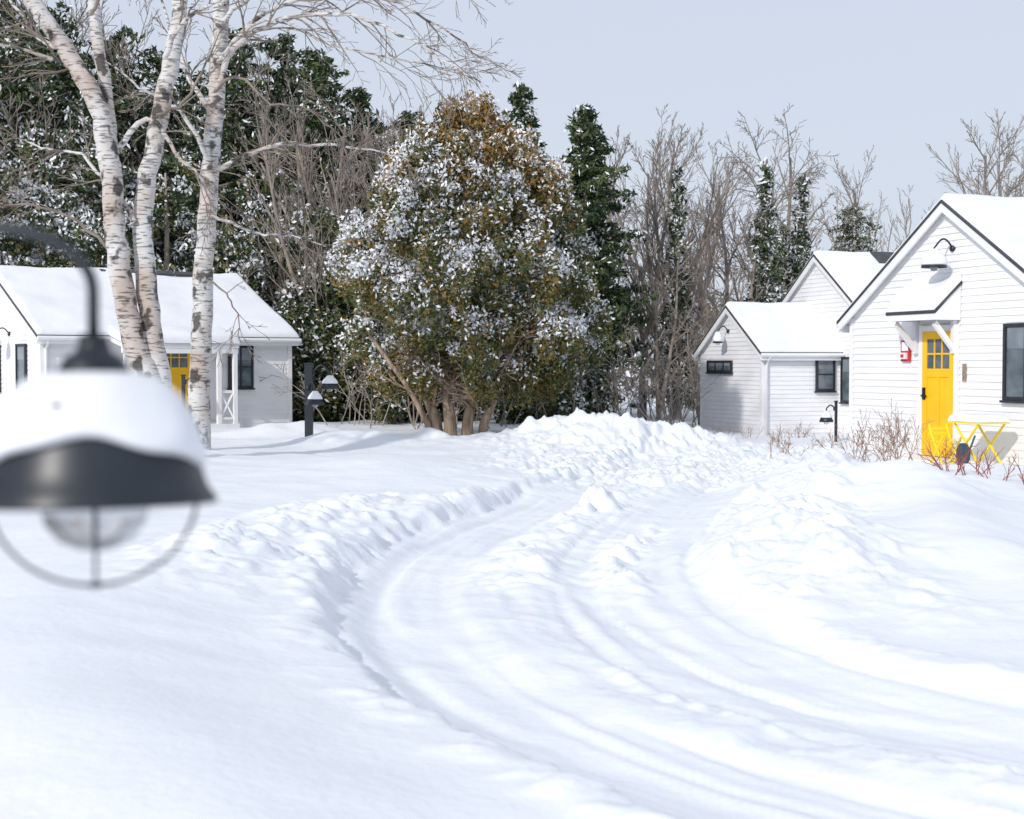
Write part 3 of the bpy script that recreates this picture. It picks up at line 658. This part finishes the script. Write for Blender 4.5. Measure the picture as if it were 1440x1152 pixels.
birch_tree(-5.53,22,90.9,[([(0,-10),(-2,90),(-28,170),(-48,290),(-58,420),(-76,500),(-116,570),(-161,640),(-186,740)],.20,.11,-.3),
    ([(8,-10),(6,95),(-10,210),(-18,340),(0,460),(20,560),(32,640),(35,760)],.185,.105,.5),
    ([(-58,400),(-62,480),(-80,600),(-91,700),(-96,780)],.11,.07,.4)],[
    ([(-100,540),(-150,560),(-215,575)],.045,-.6,8),
    ([(-55,430),(-10,475),(30,430),(60,400),(75,370)],.05,.3,8),
    ([(-25,330),(-60,380),(-110,430),(-160,440),(-215,460)],.04,.8,9),
    ([(18,560),(55,610),(115,640),(165,700)],.045,-.6,10),
    ([(-120,570),(-160,590),(-200,640),(-225,690)],.05,.4,8),
    ([(-48,280),(-100,330),(-160,350),(-215,340)],.03,-.8,7),
    ([(5,480),(40,500),(70,560),(90,620)],.03,.6,7),
    ([(-85,620),(-60,660),(-30,700)],.03,.2,7)])
# ------------------------------------------------------------ shrubs
def shrub(name,x,y,H,n,mt,spread=.5,lv=2,rr=.006):
    z=gz(x,y); e=empty(name,(x,y,z)); out=[]
    for i in range(n):
        grow(out,(x+rng.normal(0,.15),y+rng.normal(0,.1),z-.06),(rng.normal(0,spread),rng.normal(0,spread),1),H*rng.uniform(.6,1.1),rr,0,lv,.03,(5,3),.65,.12,.5,.0028)
    branches_obj('twigs',out,[M[mt]],e,sides=(5,3,3,3,3,3))
shrub('dry_shrub',(1258-720)/2000*19.6,19.6,.85,14,'shrub'); shrub('dry_shrub',(1212-720)/2000*20.2,20.2,.65,11,'shrub'); shrub('dry_shrub',(1288-720)/2000*20.2,20.2,.85,9,'shrub')
shrub('dry_shrub',(1098-720)/2000*24,24,.45,10,'shrub'); shrub('dry_shrub',(1172-720)/2000*24.5,24.5,.45,8,'shrub',.7)
for (px,y,H,n) in ((1345,17,.5,12),(1375,17.2,.42,8),(1438,16.8,.45,9)):
    shrub('red_dogwood_shrub',(px-720)/2000*y,y,H,n,'redtwig',.7,1,.008)
for px in (1010,1045,1095,1120,1135): shrub('dry_shrub',(px-720)/2000*35.5,35.5,.4,8,'shrub',.5,1)
# ------------------------------------------------------------ light, world, camera
sun_dir=Vector((-.49,-.72,.49)).normalized()
el=math.asin(sun_dir.z); az_=math.atan2(sun_dir.x,sun_dir.y)
L=bpy.data.lights.new('sun','SUN'); L.energy=2.5; L.angle=math.radians(1.5); L.color=(1,.955,.90)
lo=bpy.data.objects.new('sun',L); lo.rotation_euler=sun_dir.to_track_quat('Z','Y').to_euler(); lo.location=(-20,-20,20); scene.collection.objects.link(lo)
w=bpy.data.worlds.new('World'); scene.world=w; w.use_nodes=True; nt=w.node_tree; bg=nt.nodes['Background']
sky=nt.nodes.new('ShaderNodeTexSky'); sky.sky_type='NISHITA'; sky.sun_disc=False; sky.sun_elevation=el; sky.sun_rotation=az_%(2*math.pi); sky.dust_density=2; sky.air_density=1
mx=nt.nodes.new('ShaderNodeMix'); mx.data_type='RGBA'; mx.inputs[0].default_value=.85; mx.inputs[7].default_value=(7.1,7.7,8.9,1)
nt.links.new(sky.outputs[0],mx.inputs[6]); nt.links.new(mx.outputs[2],bg.inputs[0]); bg.inputs[1].default_value=.1
cam=bpy.data.cameras.new('camera'); cam.lens=50; cam.sensor_width=36; cam.clip_end=4000; cam.clip_start=.05
cam.dof.use_dof=True; cam.dof.focus_distance=27; cam.dof.aperture_fstop=3.0
co_=bpy.data.objects.new('camera',cam); co_.location=(0,0,1.6); co_.rotation_euler=(math.radians(90-1.89),0,0); scene.collection.objects.link(co_); scene.camera=co_
scene.view_settings.view_transform='Standard'; scene.view_settings.look='None'; scene.view_settings.exposure=0
